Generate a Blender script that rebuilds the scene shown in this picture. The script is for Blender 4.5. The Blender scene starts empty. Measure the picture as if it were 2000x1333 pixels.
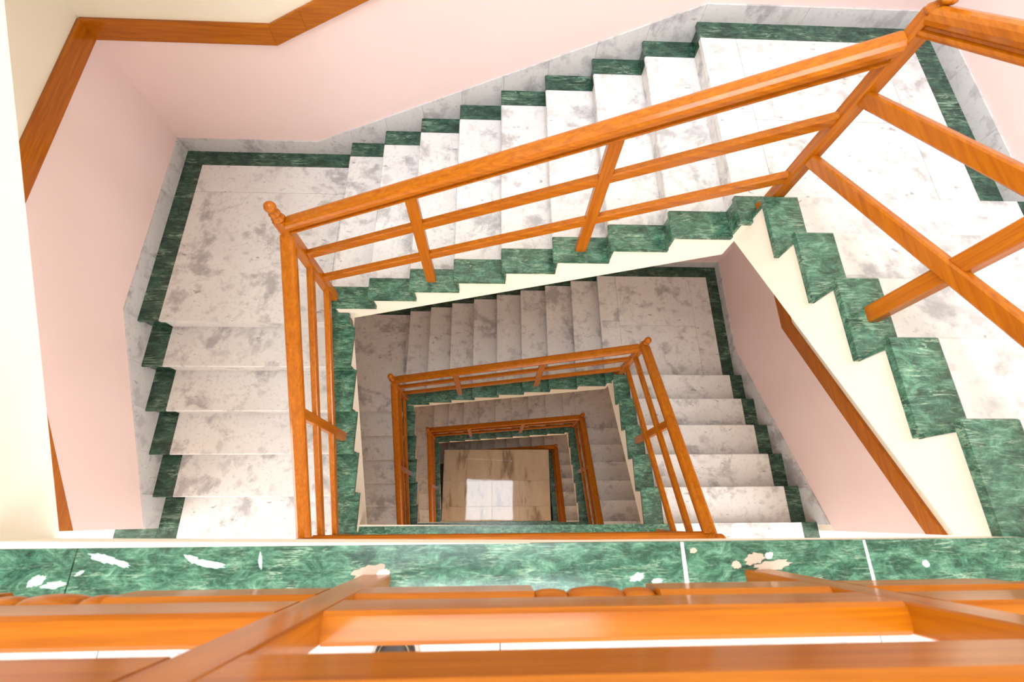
import bpy, math, random
from mathutils import Vector, Euler
random.seed(7)
S = bpy.context.scene
COL = S.collection
# ------------------------------------------------------------------ camera, world, light, exposure
cam = bpy.data.cameras.new('camera'); cam_o = bpy.data.objects.new('camera', cam); COL.objects.link(cam_o)
cam_o.location = (1.1009, 0.0495, 1.1515)
cam_o.rotation_euler = Euler((0.3632, -0.0402, -0.0083), 'XYZ')
cam.sensor_width = 36.0; cam.lens = 914.52 * 36 / 2000
cam.clip_start = 0.02; cam.clip_end = 100
cam.dof.use_dof = True; cam.dof.focus_distance = 3.6; cam.dof.aperture_fstop = 5.0
S.camera = cam_o
W = bpy.data.worlds.new('world'); S.world = W; W.use_nodes = True
bg = W.node_tree.nodes['Background']; bg.inputs[0].default_value = (0.86, 0.93, 1.0, 1); bg.inputs[1].default_value = 1.0
def area_light(name, loc, rot, sx, sy, power, col):
    L = bpy.data.lights.new(name, 'AREA'); L.shape = 'RECTANGLE'; L.size = sx; L.size_y = sy
    L.energy = power; L.color = col
    o = bpy.data.objects.new(name, L); COL.objects.link(o); o.location = loc; o.rotation_euler = rot
    return o
area_light('skylight_daylight', (0.85, 0.45, 5.16), (0, 0, 0), 2.7, 3.3, 285, (0.88, 0.95, 1.0))
# added fill at made-up windows behind the camera and at landing ends, warmer below
for wz, wp, wc in ((0.0, 30, (0.92, 0.97, 1.0)), (-3.15, 26, (1.0, 0.86, 0.74)), (-6.507, 30, (1.0, 0.68, 0.42)), (-9.864, 42, (1.0, 0.64, 0.36))):
    area_light('window_daylight', (1.2, -2.19, wz + 1.6), (math.radians(90), 0, 0), 2.4, 1.5, wp, wc)
for wz, pw, pe, wc in ((0.0, 28, 40, (0.97, 0.98, 1.0)), (-3.15, 74, 92, (0.98, 0.97, 1.0))):
    area_light('window_daylight', (-3.16, -1.1, wz + 1.6), (0, math.radians(-90), 0), 1.5, 1.6, pw, wc)
    area_light('window_daylight', (5.55, -1.1, wz + 1.6), (0, math.radians(90), 0), 1.5, 1.6, pe, wc)
for v in ('Standard',): S.view_settings.view_transform = v
S.view_settings.look = 'None'; S.view_settings.gamma = 1.0; S.view_settings.use_curve_mapping = False
S.view_settings.exposure = 0.44

# ------------------------------------------------------------------ materials
MATS = {}
def nodes_mat(name):
    m = bpy.data.materials.new(name); m.use_nodes = True
    nt = m.node_tree; b = nt.nodes['Principled BSDF']; MATS[name] = m
    return m, nt, b
def coords(nt, scale=(1, 1, 1), rnd=True):
    tc = nt.nodes.new('ShaderNodeTexCoord'); mp = nt.nodes.new('ShaderNodeMapping')
    mp.inputs['Scale'].default_value = scale
    nt.links.new(tc.outputs['Object'], mp.inputs['Vector'])
    if rnd:
        oi = nt.nodes.new('ShaderNodeObjectInfo'); mu = nt.nodes.new('ShaderNodeMath'); mu.operation = 'MULTIPLY'
        mu.inputs[1].default_value = 47.0; nt.links.new(oi.outputs['Random'], mu.inputs[0])
        cx = nt.nodes.new('ShaderNodeCombineXYZ')
        for i in range(3): nt.links.new(mu.outputs[0], cx.inputs[i])
        nt.links.new(cx.outputs[0], mp.inputs['Location'])
    return mp.outputs[0]
def noise(nt, vec, scale, detail=4, rough=0.55, dist=0.0):
    n = nt.nodes.new('ShaderNodeTexNoise'); n.inputs['Scale'].default_value = scale
    n.inputs['Detail'].default_value = detail; n.inputs['Roughness'].default_value = rough
    n.inputs['Distortion'].default_value = dist; nt.links.new(vec, n.inputs['Vector'])
    return n.outputs['Fac']
def ramp(nt, fac, stops):
    r = nt.nodes.new('ShaderNodeValToRGB'); e = r.color_ramp.elements
    while len(e) < len(stops): e.new(0.5)
    for el, (p, c) in zip(e, stops):
        el.position = p; el.color = (c[0], c[1], c[2], 1) if len(c) == 3 else c
    nt.links.new(fac, r.inputs[0]); return r.outputs[0]
def mix(nt, fac, a, b, mode='MIX'):
    m = nt.nodes.new('ShaderNodeMix'); m.data_type = 'RGBA'; m.blend_type = mode
    for sock, v in ((m.inputs['Factor'], fac), (m.inputs['A'], a), (m.inputs['B'], b)): pass
    ins = [i for i in m.inputs if i.enabled]
    def put(s, v):
        if hasattr(v, 'links') or isinstance(v, bpy.types.NodeSocket): nt.links.new(v, s)
        elif isinstance(v, (int, float)): s.default_value = v
        else: s.default_value = (v[0], v[1], v[2], 1)
    put(ins[0], fac); put(ins[1], a); put(ins[2], b)
    return [o for o in m.outputs if o.enabled][0]
def bump(nt, b, h, strength, dist=0.002):
    bn = nt.nodes.new('ShaderNodeBump'); bn.inputs['Strength'].default_value = strength; bn.inputs['Distance'].default_value = dist
    nt.links.new(h, bn.inputs['Height']); nt.links.new(bn.outputs[0], b.inputs['Normal'])
def W3(v): return (v, v, v)

def scaled(nt, sock, k):
    f = nt.nodes.new('ShaderNodeMath'); f.operation = 'MULTIPLY'; f.inputs[1].default_value = k; nt.links.new(sock, f.inputs[0]); return f.outputs[0]
def marble_white(name, rough, tint=(1, 1, 1)):
    m, nt, b = nodes_mat(name); v = coords(nt)
    patch = ramp(nt, noise(nt, v, 3.6, 6, 0.66, 0.25), [(0.545, W3(0)), (0.64, W3(1))])
    blotch = ramp(nt, noise(nt, v, 8.5, 4, 0.55, 0.2), [(0.56, W3(0)), (0.66, W3(1))])
    soft = ramp(nt, noise(nt, v, 3.0, 3, 0.5, 0.3), [(0.40, W3(0)), (0.70, W3(1))])
    fine = ramp(nt, noise(nt, v, 38.0, 3, 0.6, 0.3), [(0.55, W3(0)), (0.70, W3(1))])
    grain = noise(nt, v, 15.0, 5, 0.7)
    warm = noise(nt, v, 1.4, 2, 0.5)
    t = tint
    base = mix(nt, warm, (0.76 * t[0], 0.735 * t[1], 0.715 * t[2]), (0.725 * t[0], 0.72 * t[1], 0.735 * t[2]))
    c = mix(nt, scaled(nt, soft, 0.30), base, (0.56 * t[0], 0.535 * t[1], 0.55 * t[2]))
    c = mix(nt, scaled(nt, blotch, 0.55), c, (0.44 * t[0], 0.42 * t[1], 0.44 * t[2]))
    inner = mix(nt, grain, (0.25 * t[0], 0.235 * t[1], 0.25 * t[2]), (0.50 * t[0], 0.48 * t[1], 0.50 * t[2]))
    c = mix(nt, scaled(nt, patch, 0.85), c, inner)
    c = mix(nt, scaled(nt, fine, 0.4), c, (0.42, 0.39, 0.40))
    sp = nt.nodes.new('ShaderNodeMapping'); sp.inputs['Rotation'].default_value = (0, 0, 0.5); sp.inputs['Scale'].default_value = (1.0, 2.0, 1.0); nt.links.new(v, sp.inputs['Vector'])
    speck = ramp(nt, noise(nt, sp.outputs[0], 11.0, 3, 0.6, 0.1), [(0.665, W3(0)), (0.72, W3(1))])
    c = mix(nt, scaled(nt, speck, 0.75), c, (0.25, 0.235, 0.245))
    nt.links.new(c, b.inputs['Base Color']); b.inputs['Roughness'].default_value = rough
    return m
marble_white('white_marble', 0.34)
marble_white('grey_marble', 0.35, (0.86, 0.87, 0.90))

def marble_green(name, lift, rough, k=1.0):
    m, nt, b = nodes_mat(name); v = coords(nt, (1.0 * k, 1.7 * k, 1.3 * k))
    n1 = noise(nt, v, 9.0, 10, 0.80, 0.7)
    c = ramp(nt, n1, [(0.34, (0.006 * lift, 0.017 * lift, 0.012 * lift)), (0.47, (0.018 * lift, 0.052 * lift, 0.034 * lift)), (0.57, (0.042 * lift, 0.105 * lift, 0.070 * lift)), (0.70, (0.12 * lift, 0.22 * lift, 0.15 * lift))])
    w = nt.nodes.new('ShaderNodeMapping'); w.inputs['Rotation'].default_value = (0.3, 0.2, 0.75); w.inputs['Scale'].default_value = (1.0, 5.0, 2.0)
    nt.links.new(v, w.inputs['Vector'])
    n2 = noise(nt, w.outputs[0], 3.2, 5, 0.62, 0.5)
    vein = ramp(nt, n2, [(0.47, W3(0)), (0.5, W3(1)), (0.53, W3(0))])
    mask = ramp(nt, noise(nt, v, 5.0, 3), [(0.48, W3(0)), (0.66, W3(1))])
    c = mix(nt, scaled(nt, mix(nt, 1.0, vein, mask, 'MULTIPLY'), 0.8), c, (0.36, 0.50, 0.36))
    n3 = noise(nt, w.outputs[0], 11.0, 5, 0.7, 0.3)
    c = mix(nt, scaled(nt, ramp(nt, n3, [(0.55, W3(0)), (0.72, W3(1))]), 0.45), c, (0.17 * lift, 0.27 * lift, 0.19 * lift))
    nt.links.new(c, b.inputs['Base Color']); b.inputs['Roughness'].default_value = rough
    return m
marble_green('green_marble', 1.0, 0.22)
marble_green('green_edge_marble', 1.75, 0.22, 1.5)  # brighter copy for inner tiles, skylight falling on them put into the colour
marble_green('green_floor_marble', 1.9, 0.2, 2.2)  # paler, finer green for the floor strip, skylight sheen put into its colour

def wood(name, scale):
    m, nt, b = nodes_mat(name); v = coords(nt, scale)
    g = noise(nt, v, 3.0, 5, 0.6, 0.6)
    c = ramp(nt, g, [(0.28, (0.30, 0.072, 0.002)), (0.5, (0.405, 0.112, 0.0025)), (0.72, (0.49, 0.150, 0.004))])
    k = ramp(nt, noise(nt, v, 1.3, 3, 0.5), [(0.40, W3(0)), (0.75, W3(1))])
    f = nt.nodes.new('ShaderNodeMath'); f.operation = 'MULTIPLY'; f.inputs[1].default_value = 0.3; nt.links.new(k, f.inputs[0])
    c = mix(nt, f.outputs[0], c, (0.28, 0.066, 0.002))
    nt.links.new(c, b.inputs['Base Color']); b.inputs['Roughness'].default_value = 0.38
    b.inputs['Coat Weight'].default_value = 0.45; b.inputs['Coat Roughness'].default_value = 0.14
    b.inputs['Specular IOR Level'].default_value = 0.1
    return m
wood('wood_x', (0.9, 20, 20)); wood('wood_y', (20, 0.9, 20)); wood('wood_z', (20, 20, 0.9))

def paint(name, col, var=0.03, rough=0.7):
    m, nt, b = nodes_mat(name); v = coords(nt, rnd=False)
    n = noise(nt, v, 0.9, 3)
    c = mix(nt, n, [x * (1 - var) for x in col], [min(1, x * (1 + var)) for x in col])
    nt.links.new(c, b.inputs['Base Color']); b.inputs['Roughness'].default_value = rough
    bump(nt, b, noise(nt, v, 90, 3), 0.12, 0.001)
    return m
paint('pink_paint', (0.83, 0.645, 0.63)); paint('cream_paint', (0.83, 0.765, 0.64)); paint('stringer_paint', (0.86, 0.795, 0.685))
paint('white_paint', (0.85, 0.82, 0.78)); paint('plaster_dust', (0.50, 0.40, 0.32), 0.25); paint('paint_smear', (0.40, 0.52, 0.47), 0.35);  paint('grout', (0.42, 0.38, 0.34))

m, nt, b = nodes_mat('beige_tile'); v = coords(nt)
w = nt.nodes.new('ShaderNodeMapping'); w.inputs['Rotation'].default_value = (0, 0, -0.6); w.inputs['Scale'].default_value = (3.0, 0.9, 1.0); nt.links.new(v, w.inputs['Vector'])
c = ramp(nt, noise(nt, w.outputs[0], 1.5, 5, 0.6, 0.2), [(0.36, (0.27, 0.20, 0.14)), (0.46, (0.52, 0.41, 0.30)), (0.7, (0.60, 0.49, 0.37))])
nt.links.new(c, b.inputs['Base Color']); b.inputs['Roughness'].default_value = 0.03
bump(nt, b, noise(nt, v, 2.0, 2), 0.05, 0.01)
m, nt, b = nodes_mat('dark_leather'); v = coords(nt)
nt.links.new(ramp(nt, noise(nt, v, 30, 3), [(0.3, (0.018, 0.015, 0.014)), (0.7, (0.045, 0.036, 0.032))]), b.inputs['Base Color']); b.inputs['Roughness'].default_value = 0.5
m, nt, b = nodes_mat('pale_rubber'); v = coords(nt)
nt.links.new(ramp(nt, noise(nt, v, 20, 3), [(0.3, (0.55, 0.48, 0.42)), (0.7, (0.66, 0.58, 0.52))]), b.inputs['Base Color']); b.inputs['Roughness'].default_value = 0.6
m, nt, b = nodes_mat('stitching'); v = coords(nt)
nt.links.new(ramp(nt, noise(nt, v, 60, 2), [(0.3, (0.25, 0.19, 0.12)), (0.7, (0.33, 0.25, 0.17))]), b.inputs['Base Color']); b.inputs['Roughness'].default_value = 0.8

# ------------------------------------------------------------------ helpers
ORIG = {}; CACHE = {}
def thing(name, loc, label, cat, group=None, kind=None):
    o = bpy.data.objects.new(name, None); COL.objects.link(o); o.location = loc; o.empty_display_size = 0.1
    ORIG[o.name] = Vector(loc)
    if label: o['label'] = label
    if cat: o['category'] = cat
    if group: o['group'] = group
    if kind: o['kind'] = kind
    return o
def part(name, geo, mat, parent=None, smooth=False):
    """one mesh object from world-space (verts, faces); alike meshes share data"""
    vs, fs = geo
    n = len(vs); c = Vector((sum(v[0] for v in vs) / n, sum(v[1] for v in vs) / n, sum(v[2] for v in vs) / n))
    rel = [(round(v[0] - c[0], 5), round(v[1] - c[1], 5), round(v[2] - c[2], 5)) for v in vs]
    mats = mat if isinstance(mat, (list, tuple)) else [mat]
    key = (tuple(rel), tuple(map(tuple, fs)), tuple(mats), smooth)
    me = CACHE.get(key)
    if me is None:
        me = bpy.data.meshes.new(name); me.from_pydata(rel, [], [f[:] for f in fs])
        for q in mats: me.materials.append(MATS[q])
        me.validate()
        import bmesh
        bm = bmesh.new(); bm.from_mesh(me); bmesh.ops.recalc_face_normals(bm, faces=bm.faces); bm.to_mesh(me); bm.free()
        if smooth:
            for p in me.polygons: p.use_smooth = True
        CACHE[key] = me
    o = bpy.data.objects.new(name, me); COL.objects.link(o)
    if parent is not None:
        o.parent = parent; o.location = c - ORIG[parent.name]
    else: o.location = c
    ORIG[o.name] = c
    return o
def struct(o): o['kind'] = 'structure'; return o
def box(x0, x1, y0, y1, z0, z1):
    x0, x1 = sorted((x0, x1)); y0, y1 = sorted((y0, y1)); z0, z1 = sorted((z0, z1))
    v = [(x, y, z) for z in (z0, z1) for y in (y0, y1) for x in (x0, x1)]
    return v, [(0, 1, 3, 2), (4, 6, 7, 5), (0, 4, 5, 1), (2, 3, 7, 6), (0, 2, 6, 4), (1, 5, 7, 3)]
def merge(*geos):
    V = []; Fc = []
    for vs, fs in geos:
        k = len(V); V += list(vs); Fc += [tuple(i + k for i in f) for f in fs]
    return V, Fc
def prism(pts, a, b, fn):
    """pts: 2D polygon, extruded from a to b, fn(p, q, t) -> xyz"""
    n = len(pts); v = [fn(p, q, a) for p, q in pts] + [fn(p, q, b) for p, q in pts]
    f = [tuple(range(n)), tuple(range(2 * n - 1, n - 1, -1))] + [(i, (i + 1) % n, n + (i + 1) % n, n + i) for i in range(n)]
    return v, f
def cham(w, h, c):
    return [(-w + c, -h), (w - c, -h), (w, -h + c), (w, h - c), (w - c, h), (-w + c, h), (-w, h - c), (-w, -h + c)]
def sweep(prof, A, B):
    """sweep a profile (across, up) along A->B; ends are cut vertical (plumb)"""
    A = Vector(A); B = Vector(B); d = B - A; hd = Vector((d.x, d.y, 0)).normalized()
    across = Vector((-hd.y, hd.x, 0)); up = Vector((0, 0, 1)); k = 1.0 / math.cos(math.atan2(d.z, math.hypot(d.x, d.y)))
    n = len(prof); v = [tuple(P + across * a + up * (u * k)) for P in (A, B) for a, u in prof]
    f = [tuple(range(n)), tuple(range(2 * n - 1, n - 1, -1))] + [(i, (i + 1) % n, n + (i + 1) % n, n + i) for i in range(n)]
    return v, f
def lathe(prof, c, axis='z', seg=16):
    """prof: (r, h) list along the axis"""
    v = []; f = []
    for r, h in prof:
        for i in range(seg):
            a = 2 * math.pi * i / seg; p, q = r * math.cos(a), r * math.sin(a)
            v.append((c[0] + p, c[1] + q, c[2] + h) if axis == 'z' else (c[0] + h, c[1] + p, c[2] + q))
    for j in range(len(prof) - 1):
        for i in range(seg):
            f.append((j * seg + i, j * seg + (i + 1) % seg, (j + 1) * seg + (i + 1) % seg, (j + 1) * seg + i))
    f.append(tuple(range(seg))[::-1]); f.append(tuple((len(prof) - 1) * seg + i for i in range(seg)))
    return v, f

# ------------------------------------------------------------------ the measured stairwell
HE, HN = 0.1514, 0.1412
ZF = [0.0, -3.15, -6.507, -9.864, -13.1]
GE, YE1 = 0.3151, 1.5746
GN, XN1 = 0.3162, -0.1158
GW, YW6 = 0.3073, 1.4586
XI_E, XG_E, XB_E, XO_E = 2.4675, 2.6433, 3.8159, 3.9535
XI_W, XG_W, XB_W, XO_W = 0.0, -0.176, -1.4067, -1.5609
YI_N, YG_N, YB_N, YO_N = 1.5205, 1.6889, 2.9196, 3.0652
TH, OV, GAP, IN = 0.030, 0.020, 0.0012, 0.020
ROOF = 5.2
def zne(j): return ZF[j] - 6 * HE
def znw(j): return ZF[j] - 6 * HE - 9 * HN
def hw(j): return (znw(j) - ZF[j + 1]) / 6 if j >= 0 else (6 * 0.1649) / 6
WORD = ['topmost', 'second', 'third', 'lowest']

# ------------------------------------------------------------------ walls, trim, skirting (setting)
def polylines(side, j):
    """(skirting-top line, trim-bottom line) along the wall of storey j"""
    if side == 'north':
        a, b = znw(j), zne(j)
        return ([(XO_W, a + .14), (-.40, a + .14), (2.44, b + .115), (XO_E, b + .115)],
                [(XO_W, a + 1.015), (-.37, a + 1.015), (2.42, b + 1.045), (XO_E, b + 1.045)])
    if side == 'west':
        a, f = znw(j), ZF[j + 1]
        return ([(0.0, f + .315), (1.49, a + .14), (YO_N, a + .14)], [(0.0, f + .985), (1.49, a + 1.015), (YO_N, a + 1.015)])
    a, f = zne(j), ZF[j]
    return ([(-.07, f + .185), (1.897, a + .115), (YO_N, a + .115)], [(-.07, f + 1.09), (1.787, a + 1.045), (YO_N, a + 1.045)])
WT = 0.012   # skirting thickness
def wall(side):
    if side == 'north': fn = lambda s, z, t: (s, YO_N + WT + t, z)
    elif side == 'west': fn = lambda s, z, t: (XO_W - WT - t, s, z)
    else: fn = lambda s, z, t: (XO_E + WT + t, s, z)
    thick = 0.25 if side == 'north' else 1.6
    rows = []; n = None
    for j in (3, 2, 1, 0):
        sk, tr = polylines(side, j)
        n = len(sk)
        if not rows: rows.append([(s, -13.3) for s, z in sk])
        rows.append(sk); rows.append(tr)
    rows.append([(s, ROOF) for s, z in rows[-1]])
    if side == 'north':
        for r in rows: r[0] = (XO_W - WT, r[0][1]); r[-1] = (XO_E + WT, r[-1][1])
    else:
        for r in rows: r[-1] = (YO_N + WT + .2, r[-1][1])
    verts = []; faces = []; mi = []
    R = len(rows)
    for t in (0, thick):
        for r in rows:
            for s, z in r: verts.append(fn(s, z, t))
    idx = lambda t, r, i: (t * R + r) * n + i
    for r in range(R - 1):
        for i in range(n - 1):
            faces.append((idx(0, r, i), idx(0, r, i + 1), idx(0, r + 1, i + 1), idx(0, r + 1, i))); mi.append(1 if r % 2 == 1 else 0)
            faces.append((idx(1, r, i), idx(1, r, i + 1), idx(1, r + 1, i + 1), idx(1, r + 1, i))); mi.append(0)
        for i in (0, n - 1):
            faces.append((idx(0, r, i), idx(0, r + 1, i), idx(1, r + 1, i), idx(1, r, i))); mi.append(1 if r % 2 == 1 else 0)
    for r in (0, R - 1):
        for i in range(n - 1): faces.append((idx(0, r, i), idx(0, r, i + 1), idx(1, r, i + 1), idx(1, r, i))); mi.append(0)
    # sort so material index follows the polygons
    o = part('wall_' + side, (verts, faces), ['cream_paint', 'pink_paint'])
    for p, k in zip(o.data.polygons, mi): p.material_index = k
    struct(o); o['label'] = {'north': 'far stairwell wall, pink below and cream above the wooden dado rail', 'west': 'left stairwell wall, pink below and cream above the wooden dado rail', 'east': 'right stairwell wall, pink below and cream above the wooden dado rail'}[side]
    return fn
FN = {s: wall(s) for s in ('north', 'west', 'east')}
tn = 0
for side in ('north', 'west', 'east'):
    fn = FN[side]
    for j in range(4):
        tn += 1
        sk, tr = polylines(side, j)
        mid = tr[len(tr) // 2]
        e = thing('trim_%d' % tn, fn(mid[0], mid[1], 0), '%s wooden dado rail on the %s stairwell wall' % (WORD[j] + ' storey', {'north': 'far', 'west': 'left', 'east': 'right'}[side]), None, kind='structure')
        segs = []
        for (s0, z0), (s1, z1) in zip(tr, tr[1:]):
            cuts = [0, 1]
            if side == 'north' and abs(z1 - z0) > .3: cuts = [0, 0.085, 0.5, 1]
            for c0, c1 in zip(cuts, cuts[1:]):
                segs.append((s0 + (s1 - s0) * c0, z0 + (z1 - z0) * c0, s0 + (s1 - s0) * c1, z0 + (z1 - z0) * c1))
        for s0, z0, s1, z1 in segs:
            h = 0.142; g = 0.0008
            p = [(s0 + g, z0), (s1 - g, z1), (s1 - g, z1 + h), (s0 + g, z0 + h)]
            v0 = [fn(a, z, 0.004) for a, z in p]; v1 = [fn(a, z, -0.018) for a, z in p]
            c = 0.006
            q = [(p[0][0], p[0][1] + c), (p[1][0], p[1][1] + c), (p[2][0], p[2][1] - c), (p[3][0], p[3][1] - c)]
            v2 = [fn(a, z, -0.024) for a, z in q]
            f = [(3, 2, 1, 0), (8, 9, 10, 11)]
            for k in (0, 4):
                f += [(k + i, k + (i + 1) % 4, k + 4 + (i + 1) % 4, k + 4 + i) for i in range(4)]
            part('trim_board', (v0 + v1 + v2, f), 'wood_x' if side == 'north' else 'wood_y', e)

def interp(line, s):
    for (a, za), (b, zb) in zip(line, line[1:]):
        if a - 1e-6 <= s <= b + 1e-6: return za + (zb - za) * (s - a) / (b - a)
    return line[0][1] if s < line[0][0] else line[-1][1]
def skirting(side, j):
    fn = FN[side]; sk, tr = polylines(side, j)
    e = thing('baseboard_' + side, fn(sk[0][0], sk[0][1], 0), '%s storey marble skirting along the %s wall' % (WORD[j], {'north': 'far', 'west': 'left', 'east': 'right'}[side]), None, kind='structure')
    pieces = []
    if side == 'north':
        a, b = znw(j), zne(j)
        L = [XO_W, -0.80, XN1 + OV]; pieces += [(p, q, a) for p, q in zip(L, L[1:])]
        for k in range(1, 9): pieces.append((XN1 + (k - 1) * GN + OV, XN1 + k * GN + OV, a + k * HN))
        L = [XN1 + 8 * GN + OV, 3.1, XO_E]; pieces += [(p, q, b) for p, q in zip(L, L[1:])]
    elif side == 'west':
        a = znw(j); h = hw(j)
        for k in range(1, 6): pieces.append((max(0.0, YW6 - (6 - k) * GW + OV), YW6 - (5 - k) * GW + OV, ZF[j + 1] + k * h))
        L = [YW6 + OV, 1.99, 2.55, YO_N]; pieces += [(p, q, a) for p, q in zip(L, L[1:])]
    else:
        a = zne(j)
        L = [YE1 - OV, 2.1, 2.6, YO_N]; pieces += [(p, q, a) for p, q in zip(L, L[1:])]
        for k in range(1, 6): pieces.append((YE1 - k * GE - OV, YE1 - (k - 1) * GE - OV, a + k * HE))
    for s0, s1, z in pieces:
        ks = [s0] + [s for s, _ in sk if s0 + .01 < s < s1 - .01] + [s1]
        g = 0.0008; ks[0] += g; ks[-1] -= g
        pts = [(ks[0], z - TH), (ks[-1], z - TH)] + [(s, interp(sk, s)) for s in reversed(ks)]
        part('skirting_tile', prism(pts, -WT, 0.002, lambda p, q, t: fn(p, q, t + WT - WT)), 'grey_marble', e)
for side in ('north', 'west', 'east'):
    for j in range(4): skirting(side, j)
# walls round the landing side
XL, XR, YS = XO_W - WT - 1.6, XO_E + WT + 1.6, -2.2
WIN = [(z + .85, z + 2.35) for z in reversed(ZF[:4])]; wx0, wx1 = -.01, 2.41  # made-up openings, one per storey, for the added fill lights
zz = [-13.3] + [q for w in WIN for q in w] + [ROOF]
o = struct(part('wall_south', merge(box(XL, wx0, YS - .15, YS, -13.3, ROOF), box(wx1, XR, YS - .15, YS, -13.3, ROOF), *[box(wx0, wx1, YS - .15, YS, zz[i], zz[i + 1]) for i in range(0, len(zz), 2)]), 'cream_paint')); o['label'] = 'cream wall behind the floor landings'
EZ = [-13.3, -2.3, -.8, .85, 2.35, ROOF]  # levels of the end openings added for the fill lights
for nm, xa, xb, lab in (('wall_southwest', XL - .15, XL, 'left'), ('wall_southeast', XR, XR + .15, 'right')):
    g = [box(xa, xb, YS - .15, 0, EZ[i], EZ[i + 1]) for i in (0, 2, 4)]
    for i in (1, 3): g += [box(xa, xb, YS - .15, -1.9, EZ[i], EZ[i + 1]), box(xa, xb, -.3, 0, EZ[i], EZ[i + 1])]
    o = struct(part(nm, merge(*g), 'cream_paint')); o['label'] = 'cream wall with windows at the %s end of the floor landings' % lab
for i, (a, b_) in enumerate(reversed(WIN)):  # frames of the made-up openings behind the camera
    e = thing('window_%d' % (i + 2), (1.2, YS - .1, a), '%s landing window in the wall behind the camera' % WORD[i], None, kind='structure')
    for x in (wx0 + .03, 1.2, wx1 - .03): part('window_bar', box(x - .03, x + .03, YS - .13, YS - .08, a, b_), 'white_paint', e)
    for z in (a + .03, b_ - .03): part('window_bar', box(wx0, wx1, YS - .14, YS - .07, z - .03, z + .03), 'white_paint', e)
for i, (x, z0, lab) in enumerate(((XL - .10, .85, 'left end of the topmost'), (XR + .10, .85, 'right end of the topmost'), (XL - .10, -2.3, 'left end of the second'), (XR + .10, -2.3, 'right end of the second'))):  # frames of the end openings, also added to bring in light
    e = thing('window_%d' % (i + 6), (x, -1.1, z0), 'window at the %s landing' % lab, None, kind='structure')
    for y in (-1.87, -1.1, -.33): part('window_bar', box(x - .03, x + .03, y - .03, y + .03, z0, z0 + 1.5), 'white_paint', e)
    for z in (z0 + .03, z0 + 1.47): part('window_bar', box(x - .035, x + .035, -1.9, -.3, z - .03, z + .03), 'white_paint', e)
# ceiling with the skylight opening
OX0, OX1, OY0, OY1 = -.55, 2.25, -1.25, 2.15
o = struct(part('ceiling', merge(box(XL, XR, YS, OY0, ROOF, ROOF + .15), box(XL, XR, OY1, YO_N + .25, ROOF, ROOF + .15), box(XL, OX0, OY0, OY1, ROOF, ROOF + .15), box(OX1, XR, OY0, OY1, ROOF, ROOF + .15)), 'white_paint'))
o['label'] = 'white ceiling with a rectangular skylight opening over the stairwell'
e = thing('window_1', (1.2, .75, ROOF + .15), 'rooflight frame above the stairwell', None, kind='structure')
for x in (OX0 + .02, OX1 - .02): part('window_bar', box(x - .02, x + .02, OY0, OY1, ROOF + .10, ROOF + .14), 'white_paint', e)
for y in (OY0 + .02, OY1 - .02): part('window_bar', box(OX0, OX1, y - .02, y + .02, ROOF + .06, ROOF + .10), 'white_paint', e)

# ------------------------------------------------------------------ floors
def floor(j):
    z = ZF[j]
    e = thing('floor', (1.2, -1, z - .2), '%s floor landing of white marble with a green marble edge strip' % WORD[j], None, kind='structure')
    # concrete slab with a cream fascia
    xs = [XL, XR]
    part('slab', merge(box(XL, XR, YS, -IN, z - .18, z - TH), box(XI_W - .02, XI_E + .02, -.03, -.012, z - .20, z - TH)), 'stringer_paint', e)
    # tapering plaster fascia under the strip
    pts = [(XI_W - .02, -.03), (XI_E + .02, -.03), (XI_E + .02, -.007), (1.35, -.005), (XI_W - .02, .012)]
    part('fascia', prism(pts, z - .20, z - .004 - .0, lambda p, q, t: (p, q if q < 0.0115 or t < z else q, t)), 'stringer_paint', e)
    gl = [-.17, .20, 1.535, 1.966, 2.645]
    for x, w in ((1.535, .005), (1.966, .004)) if j == 0 else (): part('grout_line', prism([(x - w, -.186), (x + w * .6, -.186), (x + w * 1.3, -.09), (x + w, -.004), (x - w * .4, -.004), (x - w * .6, -.1)], z - TH, z + .0006, lambda p, q, t: (p, q, t)), 'white_paint', e)
    for a, b in zip(gl, gl[1:]): part('edge_tile', box(a + .0015, b - .0015, -.186, 0.0 - .003, z - TH, z), 'green_floor_marble', e)
    # floor slabs of white marble
    xw = [XL, -2.32, -2.01, -1.67] ; xs = [-1.40, -.55, .30, 1.12, 1.95, 2.80, 3.80]
    for a, b in zip(xs, xs[1:]):
        for y0, y1 in ((-.188, -1.0), (-1.0, -1.75), (-1.75, YS)):
            part('marble_slab', box(a + GAP, b - GAP, y0 - GAP, y1 + GAP, z - TH, z), 'white_marble', e)
    # strips of floor in front of the flights' first steps
    part('marble_slab', box(XB_E - GAP, XG_E, -.001 - GAP, -.186, z - TH, z), 'white_marble', e)
    part('marble_slab', box(XB_W, XG_W, -.06, -.186, z - TH, z), 'white_marble', e)
    for a, b in ((-2.01, -1.67), (-1.67, -1.40)):
        part('border_tile', box(a + GAP, b - GAP, -.003, -.7, z - TH, z), 'green_marble', e)
        part('border_tile', box(a + GAP, b - GAP, -.702, YS, z - TH, z), 'green_marble', e)
    part('border_tile', box(XB_E + GAP, XO_E, 0, -.7, z - TH, z), 'green_marble', e)
    part('border_tile', box(XB_E + GAP, XO_E, -.702, YS, z - TH, z), 'green_marble', e)
    for a, b in ((XL, -2.32), (-2.32, -2.01), (XO_E, 4.6), (4.6, XR)):
        for y0, y1 in ((-.003, -.7), (-.7, -1.45), (-1.45, YS)):
            part('marble_slab', box(a + GAP, b - GAP, y0 - GAP, y1 + GAP, z - TH, z), 'white_marble', e)
for j in range(4): floor(j)
STN = [0]
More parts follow.
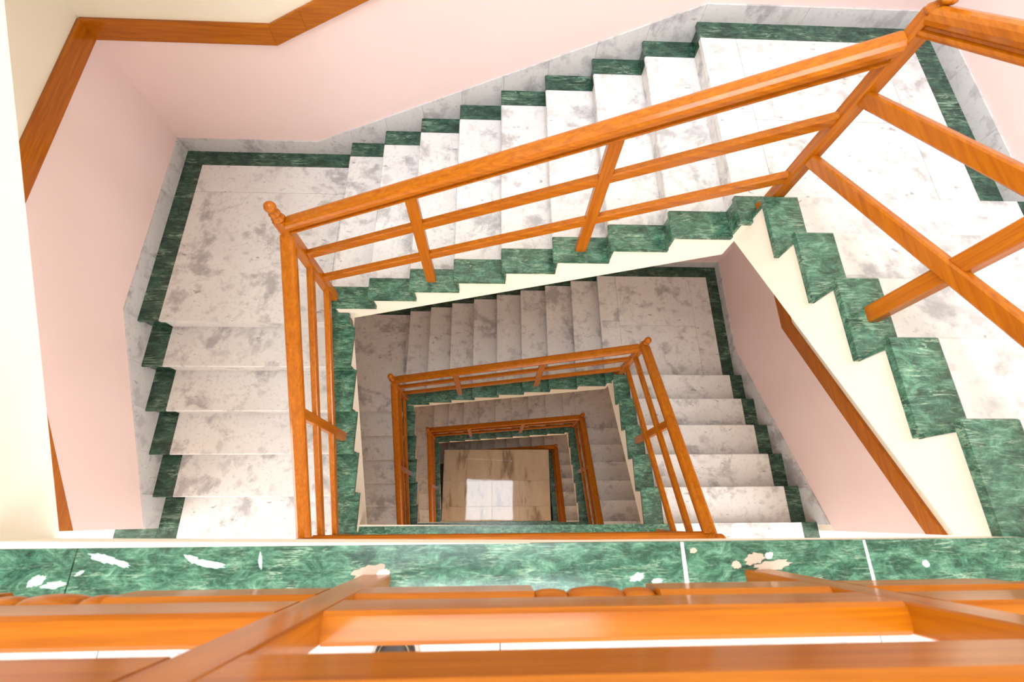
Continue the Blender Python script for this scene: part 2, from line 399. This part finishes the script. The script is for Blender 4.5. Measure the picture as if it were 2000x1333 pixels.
def stain(cx, cy, rx, ry, ang, mat, n=26, amp=.22, h=.0005):
    STN[0] += 1; h = h + STN[0] * .00006
    f = [o for o in COL.objects if o.name == 'floor'][0]; pts = []
    for i in range(n):
        a = 2 * math.pi * i / n; k = 1 + random.uniform(-amp, amp)
        p, q = rx * k * math.cos(a), ry * k * math.sin(a)
        pts.append((cx + p * math.cos(ang) - q * math.sin(ang), cy + p * math.sin(ang) + q * math.cos(ang)))
    part('paint_stain', prism(pts, -.0004, h, lambda p, q, t: (p, q, t)), mat, f)
for a in ((.262, -.024, .036, .008, -.25), (.30, -.034, .020, .006, -.3), (.135, -.066, .018, .010, .4), (.175, -.074, .026, .007, .1), (.22, -.052, .010, .004, .5), (.45, -.028, .020, .007, -.4), (.49, -.038, .034, .007, -.2), (.595, -.032, .004, .016, .25), (1.425, -.075, .016, .008, .3), (1.47, -.083, .012, .006, .1), (2.10, -.055, .008, .008, 0)):
    stain(*a, 'paint_smear')
for a in ((.835, -.058, .036, .016, .1), (1.70, -.040, .024, .012, .2), (1.74, -.054, .042, .010, .1), (1.655, -.052, .012, .008, 0), (1.56, -.022, .008, .006, 0)):
    stain(*a, 'plaster_dust')
stain(.862, -.062, .014, .010, .3, 'white_paint', h=.0012); stain(1.735, -.034, .010, .006, .3, 'white_paint', h=.0012)
o = struct(part('floor', box(XL, XR, YS, YO_N, -13.4, -13.1), 'beige_tile')); o['label'] = 'beige floor at the foot of the stairs'
# tiled slab that closes the well at the lowest visible floor
z = ZF[3]; e = thing('well_slab', (1.2, .75, z - .12), 'glossy beige veined tile floor closing the bottom of the stairwell', 'tiled slab')
part('slab', box(.0, 2.405, -.002, 1.545, z - .12, z - .010), 'grout', e)
for a, b in ((0, .49), (.49, 1.10), (1.10, 1.71), (1.71, 2.405)):
    for c, d in ((0, .305), (.305, .855), (.855, 1.545)):
        part('floor_tile', box(a + .002, b - .002, c + .002, d - .002, z - .010, z), 'beige_tile', e)

# ------------------------------------------------------------------ stair flights
def flight(kind, j, label):
    """kind east / north / west; uphill direction d along axis"""
    if kind == 'east':
        d = -1; lat = (XI_E, XG_E, XB_E, XO_E); ls = 1; n0 = YE1; g = GE; h = HE; nt_ = 5; zb = zne(j)
        W3d = lambda s, l, z: (l, s, z); sof = [(1.56, -1.128), (-.16, -.235)]; sof = [(s, z + ZF[j]) for s, z in sof]
    elif kind == 'north':
        d = 1; lat = (YI_N, YG_N, YB_N, YO_N); ls = 1; n0 = XN1; g = GN; h = HN; nt_ = 8; zb = znw(j)
        W3d = lambda s, l, z: (s, l, z); sof = [(-.02, -2.29), (XI_E + .02, -1.265)]; sof = [(s, z + ZF[j]) for s, z in sof]
    else:
        d = 1; lat = (XI_W, XG_W, XB_W, XO_W); ls = -1; n0 = YW6 - 5 * GW; g = GW; h = hw(j); nt_ = 5
        zb = ZF[j + 1] if j >= 0 else 0.0
        W3d = lambda s, l, z: (l, s, z)
        if j >= 0: sof = [(-.03, zb - .30), (1.5405, znw(j) - .165)]
        else: sof = [(-.03, -.235), (1.5405, .575)]
    li, lg, lb, lo = lat
    base = W3d(n0, (li + lo) / 2, zb)
    e = thing('stair_flight', base, label, 'staircase', 'stair flights round the well')
    nos = lambda k: n0 + (k - 1) * g * d
    def prof(k, back):
        f = nos(k); z = zb + k * h
        return [(back, z - TH), (back, z), (f + .007 * d, z), (f + .002 * d, z - .005), (f, z - .014), (f + .004 * d, z - TH)]
    cell = lambda pr, a, b: prism(pr, a, b, lambda s, z, t: W3d(s, t, z))
    face_in = li + IN * ls
    for k in range(1, nt_ + 2):
        f = nos(k); z = zb + k * h
        zr0 = zb + (k - 1) * h
        rb = lambda a, b: cell([(f + OV * d, zr0), (f + (OV + .014) * d, zr0), (f + (OV + .014) * d, z - TH), (f + OV * d, z - TH)], a, b)
        if k <= nt_:
            back = nos(k + 1) + (OV + .012) * d
            t = part('tread', cell(prof(k, back), lg + GAP * ls, lb - GAP * ls), 'white_marble', e)
            part('edge_tile', cell(prof(k, back), li, lg - GAP * ls), 'green_edge_marble', t)
            part('border_tile', cell(prof(k, back), lb + GAP * ls, lo), 'green_marble', t)
            part('riser', rb(lg + GAP * ls, lb - GAP * ls), 'white_marble', t)
            part('edge_riser', rb(face_in - .008 * ls, lg - GAP * ls), 'green_edge_marble', t)
            part('border_riser', rb(lb + GAP * ls, lo), 'green_marble', t)
        else:
            r = part('riser', rb(lg + GAP * ls, lb - GAP * ls), 'white_marble', e)
            part('edge_riser', rb(face_in - .008 * ls, lg - GAP * ls), 'green_edge_marble', r)
            part('border_riser', rb(lb + GAP * ls, lo), 'green_marble', r)
    # waist slab: stepped above, sloping soffit below, painted cream
    pts = []
    s_start = nos(1) + (OV + .014) * d
    sA, zA = sof[0]; sB, zB = sof[1]
    if kind == 'east': (sA, zA), (sB, zB) = sof[0], sof[1]
    zs = lambda s: zA + (zB - zA) * (s - sA) / (sB - sA)
    if kind == 'east': lo_s = YI_N + IN; hi_s = -.02
    elif kind == 'north': lo_s = XI_W - IN; hi_s = XI_E + IN
    else: lo_s = -.03; hi_s = YI_N + IN
    top = []
    if (s_start - lo_s) * d > 0: top += [(lo_s, zb - TH), (s_start, zb - TH)]
    for k in range(1, nt_ + 1):
        a = nos(k) + (OV + .014) * d; b = nos(k + 1) + (OV + .014) * d
        top += [(a, zb + k * h - TH), (b, zb + k * h - TH)]
    zt = zb + (nt_ + 1) * h - TH
    last = nos(nt_ + 1) + (OV + .014) * d
    top += [(last, zt)]
    if (hi_s - last) * d > 0.002: top += [(hi_s, zt)]
    else: hi_s = last
    st = top[0][0]
    # split into convex quads so that every cell is clean
    geos = []
    for (a, za), (b, zb_) in zip(top, top[1:]):
        if abs(a - b) < 1e-6: continue
        geos.append(cell([(a, zs(a)), (b, zs(b)), (b, zb_), (a, za)], face_in, lo + .008 * ls))
    part('waist_slab', merge(*geos), 'stringer_paint', e)
    return e
def landing(corner, j):
    if corner == 'east':
        z = zne(j)
        e = thing('corner_landing', (3.2, 2.3, z - .2), '%s of the right-hand corner landings, white marble bordered in dark green' % WORD[j], 'stair landing', 'corner landings')
        x0 = XN1 + 8 * GN; y0 = YE1 - OV - .01
        part('slab', box(XI_E + IN, XO_E + .008, YI_N + IN, YO_N + .008, z - .20, z - TH), 'stringer_paint', e)
        # inner corner in green
        part('edge_tile', box(x0, XG_E - GAP, YI_N, YG_N - GAP, z - TH, z), 'green_edge_marble', e)
        # white slabs
        part('marble_slab', box(x0, XG_E - GAP, YG_N + GAP, 2.30, z - TH, z), 'white_marble', e)
        part('marble_slab', box(x0, XG_E - GAP, 2.30 + 2 * GAP, YB_N - GAP, z - TH, z), 'white_marble', e)
        part('marble_slab', box(XG_E + GAP, 3.58, y0, 2.24, z - TH, z), 'white_marble', e)
        part('marble_slab', box(XG_E + GAP, 3.58, 2.24 + 2 * GAP, YB_N - GAP, z - TH, z), 'white_marble', e)
        part('marble_slab', box(3.58 + 2 * GAP, XB_E - GAP, y0, YB_N - GAP, z - TH, z), 'white_marble', e)
        # borders
        for a, b in ((x0, 3.05), (3.05, XB_E - GAP)): part('border_tile', box(a, b - GAP, YB_N + GAP, YO_N, z - TH, z), 'green_marble', e)
        for a, b in ((y0, 2.05), (2.05, 2.55), (2.55, YO_N)): part('border_tile', box(XB_E + GAP, XO_E, a, b - GAP, z - TH, z), 'green_marble', e)
    else:
        z = znw(j) if j >= 0 else .9894
        e = thing('corner_landing', (-.8, 2.3, z - .2), ('%s of the left-hand corner landings, white marble bordered in dark green' % WORD[j]) if j >= 0 else 'corner landing high at the left, above the wooden dado rail', 'stair landing', 'corner landings')
        x1 = XN1 + OV + .01; y0 = YW6
        part('slab', box(XI_W - IN, XO_W - .008, YI_N + IN, YO_N + .008, z - .20, z - TH), 'stringer_paint', e)
        part('slab_lip', box(XI_W - IN, XO_W - .008, y0 + OV + .014, YI_N + IN, z - .20, z - TH), 'stringer_paint', e)
        part('edge_tile', box(XG_W + GAP, -.09, y0, YG_N - GAP, z - TH, z), 'green_edge_marble', e)
        part('edge_tile', box(-.0888, XI_W, y0, YI_N + .012, z - TH, z), 'green_edge_marble', e)
        part('marble_slab', box(XG_W + GAP, x1, YG_N + GAP, 2.64 - GAP, z - TH, z), 'white_marble', e)
        part('marble_slab', box(XB_W + GAP, XG_W - GAP, y0, 2.64 - GAP, z - TH, z), 'white_marble', e)
        part('marble_slab', box(XB_W + GAP, x1, 2.64 + GAP, YB_N - GAP, z - TH, z), 'white_marble', e)
        for a, b in ((XO_W, -1.0), (-1.0, x1)): part('border_tile', box(a, b - GAP, YB_N + GAP, YO_N, z - TH, z), 'green_marble', e)
        for a, b in ((y0, 1.9), (1.9, 2.4), (2.4, YB_N)): part('border_tile', box(XO_W, XB_W - GAP, a, b - GAP, z - TH, z), 'green_marble', e)
for j in range(4):
    flight('east', j, '%s right-hand flight of white marble steps with green marble edges' % WORD[j])
    landing('east', j)
    flight('north', j, '%s far flight of white marble steps with green marble edges' % WORD[j])
    landing('west', j)
    if j < 3: flight('west', j, '%s left-hand flight of marble steps, five wide treads beside the pink wall' % WORD[j] if j == 0 else '%s left-hand flight of white marble steps with green marble edges' % WORD[j])
flight('west', -1, 'flight climbing out of frame at the left edge, its cream side filling the edge')
landing('west', -1)

# ------------------------------------------------------------------ railings
PY, PXW, PXE, PS = 1.605, -.085, 2.555, -.083   # planes of the railings
PW = .031
RAIL = cham(.019, .029, .006)
HAND = [(-.022, -.058), (.022, -.058), (.030, -.050), (.030, -.040), (.018, -.034), (.018, -.026), (.034, -.020), (.043, -.006), (.043, .012), (.036, .026), (.020, .034), (-.020, .034), (-.036, .026), (-.043, .012), (-.043, -.006), (-.034, -.020), (-.018, -.026), (-.018, -.034), (-.030, -.040), (-.030, -.050)]
def newel(e, x, y, z0, zb, name='newel_post'):
    """square newel from the landing at z0 with its ball centred at zb"""
    top = zb - .105; c = .006; w = PW
    pts = cham(w, w, c)
    p = part(name, prism(pts, z0, top, lambda a, b_, t: (x + a, y + b_, t)), 'wood_z', e)
    part('cap', lathe([(.036, 0), (.036, .012), (.030, .018), (.022, .030), (.022, .036), (.030, .044), (.033, .052), (.030, .060), (.018, .068), (.017, .080)], (x, y, top), 'z', 16), 'wood_z', p, True)
    r = .033; n = 9
    part('ball', lathe([(max(.002, r * math.sin(math.pi * i / n)), -r * math.cos(math.pi * i / n)) for i in range(n + 1)], (x, y, zb), 'z', 16), 'wood_z', p, True)
    part('foot_collar', box(x - w - .004, x + w + .004, y - w - .004, y + w + .004, z0, z0 + .006), 'wood_z', p)
def rails(e, A, B, zz, wood_name, prof=RAIL):
    """three rails between plan points A and B; zz = ((zA, zB) handrail, mid, low)"""
    part('handrail', sweep(HAND, (A[0], A[1], zz[0][0]), (B[0], B[1], zz[0][1])), wood_name, e)
    for za, zb in zz[1:]: part('rail', sweep(prof, (A[0], A[1], za), (B[0], B[1], zb)), wood_name, e)
def post(e, x, y, z0, z1, along):
    a, b = (.032, .0205) if along == 'x' else (.0205, .032)
    part('post', prism([(p * a / .03, q * b / .03) for p, q in cham(.03, .03, .004)], z0, z1, lambda p, q, t: (x + p, y + q, t)), 'wood_z', e)
for j in range(4):
    z = ZF[j]
    e = thing('stair_railing', (1.2, PY, znw(j)), '%s railing with newel balls climbing the far flight' % WORD[j], 'railing', 'wooden stair railings')
    newel(e, PXW, PY, znw(j), z - .966); newel(e, PXE, PY, zne(j), z + .25)
    A = (PXW + PW, PY); B = (PXE - PW, PY)
    hz = [(z - 1.120, z + .030), (z - 1.437, z - .300), (z - 1.742, z - .655)]
    rails(e, A, B, hz, 'wood_x')
    for x, k in ((.672, 3), (1.637, 6)):
        t = (x - A[0]) / (B[0] - A[0]); post(e, x, PY, znw(j) + k * HN, z - 1.120 + 1.15 * t - .05, 'x')
    # right-hand flight
    e = thing('stair_railing', (PXE, .8, zne(j)), '%s railing beside the right-hand flight' % WORD[j], 'railing', 'wooden stair railings')
    A = (PXE, PY - PW); B = (PXE, PS + PW)
    hz = [(z + .150, z + .985), (z - .168, z + .640), (z - .505, z + .305)]
    rails(e, A, B, hz, 'wood_y')
    t = (A[1] - .779) / (A[1] - B[1]); post(e, PXE + .012, .779, zne(j) + 3 * HE, z + .150 + .835 * t - .05, 'y')
    # left-hand flight
    if j < 3:
        f = ZF[j + 1]; dd = znw(j) - f
        e = thing('stair_railing', (PXW, .8, f), '%s railing beside the left-hand flight' % WORD[j], 'railing', 'wooden stair railings')
        A = (PXW, PY - PW); B = (PXW, PS + PW)
        a = znw(j)
        hz = [(a + .965, f + 1.045), (a + .605, f + .725), (a + .275, f + .405)]
        rails(e, A, B, hz, 'wood_y')
        t = (A[1] - .672) / (A[1] - B[1]); post(e, PXW, .672, f + 3 * hw(j), hz[0][0] + (hz[0][1] - hz[0][0]) * t - .05, 'y')
def floor_railing(j):
    z = ZF[j]
    e = thing('floor_railing', (1.235, PS, z), ['blurred orange railing of the nearest floor, close to the camera', 'railing along the near edge of the second floor landing', 'railing along the near edge of the third floor landing'][j], 'railing', 'railings along the floor landings')
    newel(e, PXW, PS, z, z + 1.13); newel(e, PXE, PS, z, z + 1.13)
    xs = [PXW, .848, 1.705, PXE]
    part('handrail', sweep(HAND, (PXW + PW, PS, z + .96), (PXE - PW, PS, z + .96)), 'wood_x', e)
    for x in xs[1:3]: post(e, x, PS, z, z + .92, 'x')
    for a, b in zip(xs, xs[1:]):
        pa = a + (PW if a == PXW else .032); pb = b - (PW if b == PXE else .032); c = (a + b) / 2
        for z0, z1 in ((.345, .442), (.645, .735)):
            part('rail', sweep(cham(.0205, (z1 - z0) / 2, .006), (pa, PS, z + (z0 + z1) / 2), (pb, PS, z + (z0 + z1) / 2)), 'wood_x', e)
        for u, v_ in ((pa, c - .105), (c + .105, pb)):
            part('rail', sweep(cham(.0205, .045, .008), (u, PS, z + .247), (v_, PS, z + .247)), 'wood_x', e)
        for u, v_, r in ((c - .105, c - .045, .038), (c - .045, c + .050, .043), (c + .050, c + .105, .038)):
            w = v_ - u
            prof = [(r * .62, 0.0), (r * .82, w * .08), (r * .94, w * .25), (r, w * .5), (r * .94, w * .75), (r * .82, w * .92), (r * .62, w)]
            g = lathe(prof, (u, PS, z + .247), 'x', 14)
            g = ([(p[0], PS + (p[1] - PS) * .52, p[2]) for p in g[0]], g[1])
            part('turned_bead', g, 'wood_x', e, True)
for j in range(3): floor_railing(j)

# ------------------------------------------------------------------ the shoe on the top floor
def shoe():
    x0, y0 = .905, -.165
    e = thing('shoe', (x0, y0 - .14, 0), 'toe of a dark shoe on white marble behind the nearest railing', 'shoe')
    N = 14
    def outline(scale, back=.27):
        pts = []
        for i in range(N + 1):
            a = math.pi * i / N
            pts.append((x0 + .043 * scale * math.cos(a), y0 - .055 + .055 * scale * math.sin(a)))
        pts += [(x0 - .034 * scale, y0 - back * .55), (x0 - .033 * scale, y0 - back), (x0, y0 - back - .02), (x0 + .033 * scale, y0 - back), (x0 + .036 * scale, y0 - back * .55)]
        return pts
    def loft(levels):
        V = []; Fc = []; n = len(levels[0][0])
        for pts, zf in levels: V += [(p[0], p[1], zf(p[1])) for p in pts]
        for k in range(len(levels) - 1):
            Fc += [(k * n + i, k * n + (i + 1) % n, (k + 1) * n + (i + 1) % n, (k + 1) * n + i) for i in range(n)]
        Fc.append(tuple(range(n))); Fc.append(tuple((len(levels) - 1) * n + i for i in range(n)))
        return V, Fc
    rise = lambda k: (lambda y: .018 + k * (.022 + .16 * max(0, (y0 - .05 - y))))
    part('sole', loft([(outline(1.13), lambda y: 0.0), (outline(1.17), lambda y: .010), (outline(1.13), lambda y: .018)]), 'pale_rubber', e)
    part('upper', loft([(outline(1.0), lambda y: .018), (outline(.98), rise(.5)), (outline(.86), rise(.85)), (outline(.6), rise(1.05))]), 'dark_leather', e, True)
    o1 = outline(.80)[1:N]; vs = []
    fs = []
    for i, (px, py) in enumerate(o1):
        zz = rise(.93)(py) + .001
        vs += [(px - .0015, py, zz), (px + .0015, py + .001, zz), (px, py, zz + .002)]
        if i: k = 3 * i; fs += [(k - 3, k, k + 2, k - 1), (k - 2, k - 1, k + 2, k + 1), (k - 3, k - 2, k + 1, k)]
    part('seam', (vs, fs), 'stitching', e)
shoe()
